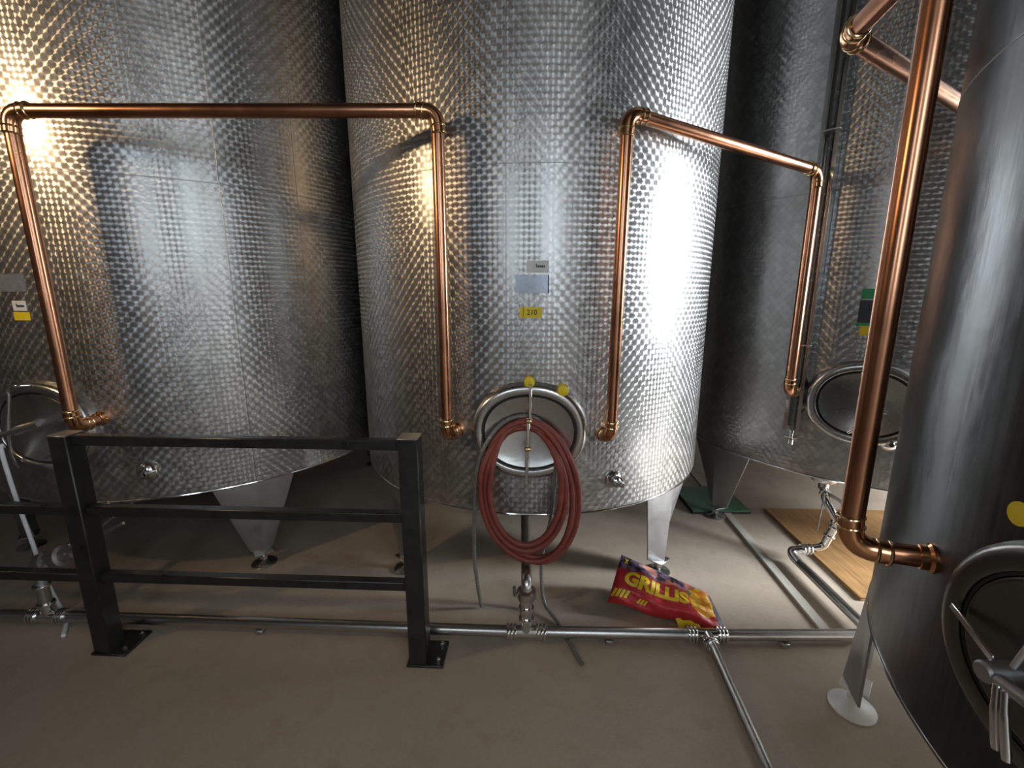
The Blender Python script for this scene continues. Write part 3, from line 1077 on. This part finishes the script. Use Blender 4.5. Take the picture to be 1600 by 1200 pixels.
# outlet of the rear right tank: sump, valve and a zigzag of bright clamps down to the floor pipe
OC = thing('outlet_pipe', 'bright zigzag outlet pipe dropping from the rear right tank to the floor', 'pipe', (1.687, 2.407, 0), 'tank outlet pipes')
sx, sy = 1.865, 2.50
link('sump', MB().lathe([(0.085, RIM + .005), (0.085, 0.515), (0.07, 0.492), (0.028, 0.482), (0.028, 0.44)], (sx, sy, 0), (0, 0, 1), 28), 'steel', OC, 'round sump under the tank')
zig = [(sx, sy, 0.455), (sx - 0.005, sy - 0.02, 0.40), (1.862, 2.38, 0.315), (1.862, 2.40, 0.16), (1.80, 2.415, 0.085), (1.672, 2.40, 0.075), (1.672, 2.40, 0.03)]
zig = [(sx, sy, 0.45), (1.835, 2.425, 0.40), (1.872, 2.36, 0.30), (1.84, 2.395, 0.115), (1.672, 2.41, 0.085)]
for kind, q in bend(zig, 0.045):
    link('outlet_bend' if kind == 'elbow' else 'outlet_run', MB().tube(q, SR - 0.003, 18), 'bright', OC)
link('outlet_bend', MB().tube(smooth_path([(1.70, 2.407, 0.086), (1.672, 2.41, 0.083), (1.660, 2.39, 0.066), (1.668, 2.34, ZP)], 5), SR - 0.001, 18), 'bright', OC)
for q, d in (((1.870, 2.362, 0.29), (0.03, -0.03, 0.2)), ((1.866, 2.37, 0.26), (0.03, -0.03, 0.2)), ((1.855, 2.38, 0.2), (0.03, -0.03, 0.2)), ((1.765, 2.402, 0.098), (1, 0, 0.1)), ((1.745, 2.404, 0.096), (1, 0, 0.1)), ((1.725, 2.406, 0.094), (1, 0, 0.1)), ((1.85, 2.46, 0.425), (0.1, .4, .3))):
    beads(q, d, SR - 0.004, OC, 1)
mb = MB().tube([(1.86, 2.45, 0.43), (1.885, 2.36, 0.415), (1.945, 2.33, 0.345)], [0.010, 0.011, 0.008], 10)
link('valve_handle', mb, 'dull', OC, 'grey valve lever')
mb = MB().tube([(1.83, 2.44, 0.44), (1.80, 2.40, 0.36), (1.79, 2.395, 0.22)], 0.004, 8)
link('chain_wire', mb, 'dull', OC)

# ------------------------------------------------------------------ black guard rail
GR = thing('guard_rail', 'black steel guard rail in front of the left tank', 'railing', (-1.12, 1.69, 0))
pA, pB = V((-1.832, 1.755, 0)), V((-0.405, 1.690, 0))
rd = (pB - pA).normalized()
ra = math.atan2(rd.y, rd.x)
rot = Matrix.Rotation(ra, 3, 'Z')
for p, h in ((pA, 1.025), (pB, 1.035)):
    ps = link('post', MB().box(p + V((0, 0, h / 2)), (0.078, 0.078, h), rot, 0.004), 'black', GR)
    link('post_cap', MB().box(p + V((0, 0, h)), (0.082, 0.082, 0.006), rot, 0.002), 'dull', ps)
    mb = MB().box(p + V((0, 0, 0.006)) + rot @ V((0.03, 0.03, 0)), (0.16, 0.15, 0.012), rot, 0.003)
    bp = link('base_plate', mb, 'black', ps)
    for s in (-1, 1):
        mb = MB().lathe([(0.011, 0.012), (0.011, 0.022), (0.006, 0.023), (0.006, 0.03), (0.0, 0.03)], p + rot @ V((0.085, 0.03 + s * .045, 0)), (0, 0, 1), 6)
        link('anchor_bolt', mb, 'steel', ps)
L = (pB - pA).length
for z in (1.002, 0.690, 0.375):
    link('rail', MB().box((pA + pB) / 2 + V((0, 0, z)), (L - 0.078, 0.040, 0.042), rot, 0.004), 'black', GR)
for z in (0.690, 0.372):
    q0 = pA - rd * 0.039
    link('rail', MB().box(q0 - rd * 0.9 + V((0, 0, z)), (1.8, 0.040, 0.042), rot, 0.004), 'black', GR)

# ------------------------------------------------------------------ red hose coil on the middle manhole
# every loop: left and right x, top and bottom z, drift to the right at the bottom
loops = [(-0.142, 0.236, 1.004, 0.392, 0.008), (-0.152, 0.262, 1.018, 0.362, 0.045), (-0.100, 0.222, 0.990, 0.462, 0.000),
         (-0.155, 0.290, 1.022, 0.356, 0.055), (-0.122, 0.240, 0.988, 0.425, 0.012), (-0.138, 0.275, 1.010, 0.370, 0.060)]
pts = []
NS = 40
for i, lp in enumerate(loops):
    nx = loops[(i + 1) % len(loops)]
    for k in range(NS):
        if i == len(loops) - 1 and k > NS * 0.6:
            break
        f = k / NS
        a = -2 * pi * f + pi / 2
        e = min(1.0, max(0.0, (f - 0.80) / 0.20))
        e = e * e * (3 - 2 * e)
        l, r_, tp, bt, sk = (p + (q - p) * e for p, q in zip(lp, nx))
        low = (1 - sin(a)) / 2
        X = (l + r_) / 2 + (r_ - l) / 2 * cos(a) + sk * low * low
        front = min(1.0, max(0.0, (0.93 - sin(a)) / 0.45))
        Y = 1.950 - 0.055 * front - 0.010 * ((i * 2) % 5) * front + 0.004 * sin(3 * a + i)
        pts.append(V((X, Y, (tp + bt) / 2 + (tp - bt) / 2 * sin(a))))
rh = link('rubber_hose', MB().tube(pts, 0.0134, 12), 'hose')
tag(rh, 'coiled red brown rubber hose hanging on the middle tank manhole', 'hose')

# grey clear hose looped behind the red one, its ends trailing on the floor
cp = [(-0.157, 2.02, 0.012), (-0.173, 1.96, 0.21), (-0.18, 1.93, 0.386), (-0.169, 1.905, 0.664), (-0.140, 1.915, 0.873), (-0.050, 1.958, 1.002), (0.066, 1.968, 1.040),
      (0.150, 1.955, 0.995), (0.195, 1.930, 0.873), (0.198, 1.940, 0.727), (0.185, 1.985, 0.508), (0.160, 2.03, 0.358), (0.15, 2.04, 0.19)]
cp = [V(q) for q in cp]
cp += [V((0.165, 2.0, 0.05)), V((0.225, 1.90, 0.0125)), V((0.262, 1.785, 0.0105)), V((0.29, 1.69, 0.0105)), V((0.305, 1.655, 0.0105))]
ch_ = link('clear_hose', MB().tube(smooth_path(cp, 8), 0.0095, 12), 'clear')
tag(ch_, 'grey clear plastic hose trailing from the manhole to the floor', 'hose')

# white plastic strip hanging at the left manhole
wp = [(-2.383, 2.0, 0.886), (-2.392, 1.99, 0.866), (-2.39, 2.0, 0.631), (-2.367, 2.0, 0.428), (-2.327, 1.99, 0.185), (-2.245, 1.955, 0.035), (-2.175, 1.90, 0.0098), (-2.13, 1.845, 0.0095), (-2.112, 1.822, 0.0095)]
ws = link('plastic_tube', MB().tube(smooth_path(wp, 6), 0.0092, 10), 'white')
tag(ws, 'thin white plastic tube hanging from the left manhole to the floor', 'tube')

# ------------------------------------------------------------------ charcoal bag
BAG = thing('charcoal_bag', 'red and yellow charcoal bag lying against the leg of the middle tank', 'bag', (0.78, 2.02, 0))
BL, BR_, TL, TR_ = V((0.482, 1.99, 0.055)), V((1.000, 1.838, 0.012)), V((0.582, 2.145, 0.225)), V((0.968, 1.955, 0.135))
bn = ((BR_ - BL).cross(TL - BL)).normalized()
if bn.y > 0:
    bn = -bn


def bagp(u, v, side=0.0):
    p = BL * (1 - u) * (1 - v) + BR_ * u * (1 - v) + TL * (1 - u) * v + TR_ * u * v
    e = (max(0.0, 1 - (2 * u - 1) ** 6)) ** 0.7 * (max(0.0, 1 - (2 * v - 1) ** 4)) ** 0.6
    lump = 0.012 * sin(9 * u + 2) * sin(5 * v + 1) + 0.008 * sin(17 * u + 4 * v) + 0.006 * sin(23 * v + 5 * u)
    if side >= 0:
        q = p + bn * (e * (0.040 + lump) + side)
    else:
        q = p - bn * (e * (0.115 + lump))
    # the lower right corner slumps on to the floor pipe's side, wrinkled hem
    q += V((0, 0, 0.010 * sin(11 * u) * (1 - v)))
    q.z = max(q.z, 0.004 if side <= 0 else 0.005)
    return q


def bagsurf():
    nu, nv = 44, 22
    verts, faces, uvs = [], [], []
    for sd in (0, -1):
        for j in range(nv + 1):
            for i in range(nu + 1):
                verts.append(bagp(i / nu, j / nv, sd))
                uvs.append((i / nu, j / nv))
    k = nu + 1
    o2 = k * (nv + 1)
    for j in range(nv):
        for i in range(nu):
            a = j * k + i
            faces.append((a, a + 1, a + k + 1, a + k))
            faces.append((o2 + a, o2 + a + k, o2 + a + k + 1, o2 + a + 1))
    return verts, faces, uvs


verts, faces, uvs = bagsurf()
mb = MB()
mb.add(verts, faces)
bb = link('bag_body', mb, 'bag', BAG, angle=75, recalc=False)
ul = bb.data.uv_layers.new(name='UVMap')
for lp in bb.data.loops:
    ul.data[lp.index].uv = uvs[lp.vertex_index]


def dice(vs, fs, w, h):
    import bmesh
    bm = bmesh.new()
    q = [bm.verts.new((x, y, 0)) for x, y in vs]
    for f in fs:
        try:
            bm.faces.new([q[i] for i in f])
        except ValueError:
            pass
    n = max(2, int(round(w / h * 6)))
    for k in range(1, n):
        bmesh.ops.bisect_plane(bm, geom=bm.verts[:] + bm.edges[:] + bm.faces[:], plane_co=(-w / 2 + w * k / n, 0, 0), plane_no=(1, 0, 0))
    for k in range(1, 6):
        bmesh.ops.bisect_plane(bm, geom=bm.verts[:] + bm.edges[:] + bm.faces[:], plane_co=(0, -h / 2 + h * k / 6, 0), plane_no=(0, 1, 0))
    bm.verts.index_update()
    v2 = [(p.co.x, p.co.y) for p in bm.verts]
    f2 = [tuple(p.index for p in f.verts) for f in bm.faces]
    bm.free()
    return v2, f2


def bag_text(txt, u0, u1, v0, v1, drop=0.0, slant=0.12, bold=0.03, m='bag_yellow'):
    vs, fs, w, h = text_mesh(txt, 1.0, bold)
    vs, fs = dice(vs, fs, w, h)
    mb = MB()
    q = []
    for x, y in vs:
        fx, fy = x / w + .5, y / h + .5
        q.append(bagp(u0 + (u1 - u0) * fx + slant * 0.12 * (fy - .5), v0 + (v1 - v0) * fy - drop * fx, 0.0026))
    mb.add(q, fs)
    return link('lettering', mb, m, bb, 'yellow printed lettering' if m == 'bag_yellow' else None, recalc=False)


bag_text('GRILLIS', 0.10, 0.74, 0.415, 0.715, 0.03, 0.14, 0.05)
# the small yellow block lettering at the lower left, too small to read, and the mark on the dark corner
for k in range(4):
    bag_text('I', 0.02 + k * 0.040, 0.048 + k * 0.040, 0.13, 0.29, 0, 0.2, 0.02)
for k in range(3):
    bag_text('I', 0.265 + k * 0.028, 0.283 + k * 0.028, 0.13, 0.23, 0, 0.2, 0.02)
bag_text('x', 0.055, 0.100, 0.84, 0.94, 0, 0.0, 0.04)
# torn yellow flap under the lower edge and folded seal at the right end
mb = MB()
fl = []
for j in range(4):
    for i in range(7):
        u, f = 0.60 + 0.20 * i / 6, j / 3
        b_ = bagp(u, 0.02, 0)
        fl.append(V((b_.x + 0.012 * f, b_.y - 0.016 * f - 0.006 * sin(i * 1.7) * f, max(0.006, b_.z * (1 - f) + 0.006 * f + 0.006 * sin(i * 2.1 + j)))))
mb.add(fl, [(j * 7 + i, j * 7 + i + 1, (j + 1) * 7 + i + 1, (j + 1) * 7 + i) for j in range(3) for i in range(6)])
link('bottom_flap', mb, 'bag_yellow', BAG, 'orange yellow flap at the hem', recalc=False)
mb = MB()
sl = []
for j in range(5):
    for i in range(4):
        b_ = bagp(0.995, j / 4, 0)
        sl.append(b_ + V((0.010 * i, 0.006 * i + 0.004 * sin(j * 2 + i), -b_.z * 0.12 * i + 0.003)))
mb.add(sl, [(j * 4 + i, j * 4 + i + 1, (j + 1) * 4 + i + 1, (j + 1) * 4 + i) for j in range(4) for i in range(3)])
link('end_seal', mb, 'slate', BAG, 'dark folded end seal', recalc=False)

# ------------------------------------------------------------------ flat things on the floor under the rear right tank
mb = MB().box((2.34, 2.55, 0.010), (0.98, 1.0, 0.018), Matrix.Rotation(R(-2.5), 3, 'Z'), bev=0.003)
bd_ = link('wooden_board', mb, 'board')
tag(bd_, 'orange brown wooden board lying under the rear right tank', 'board')
bd_['label'] = 'orange brown wooden board lying on the floor under the rear right tank'
GP = thing('floor_plate', 'green plate under the left leg of the rear right tank', 'plate', (1.5, 3.2, 0))
link('plate_top', MB().box((1.53, 3.22, 0.022), (0.42, 0.42, 0.008), bev=0.002), 'green_pad', GP)
link('rubber_base', MB().box((1.53, 3.22, 0.009), (0.43, 0.43, 0.017), bev=0.002), 'rubber', GP, 'black rubber underside')

# ------------------------------------------------------------------ warm work lamp hanging left of the viewer
LT = thing('pendant_lamp', 'black shaded pendant work lamp hanging left of the viewer', 'lamp', (LAMP.x, LAMP.y, LAMP.z))
link('cord', MB().tube([LAMP + V((0, 0, 0.16)), (LAMP.x, LAMP.y, ZC)], 0.006, 8), 'black', LT)
link('lamp_shade', MB().lathe([(0.03, 0.17), (0.04, 0.14), (0.16, 0.075), (0.155, 0.073), (0.035, 0.13)], LAMP, (0, 0, 1), 28), 'black', LT)
link('lamp_socket', MB().lathe([(0.022, 0.07), (0.026, 0.10), (0.026, 0.16), (0.0, 0.165)], LAMP, (0, 0, 1), 16), 'black', LT)
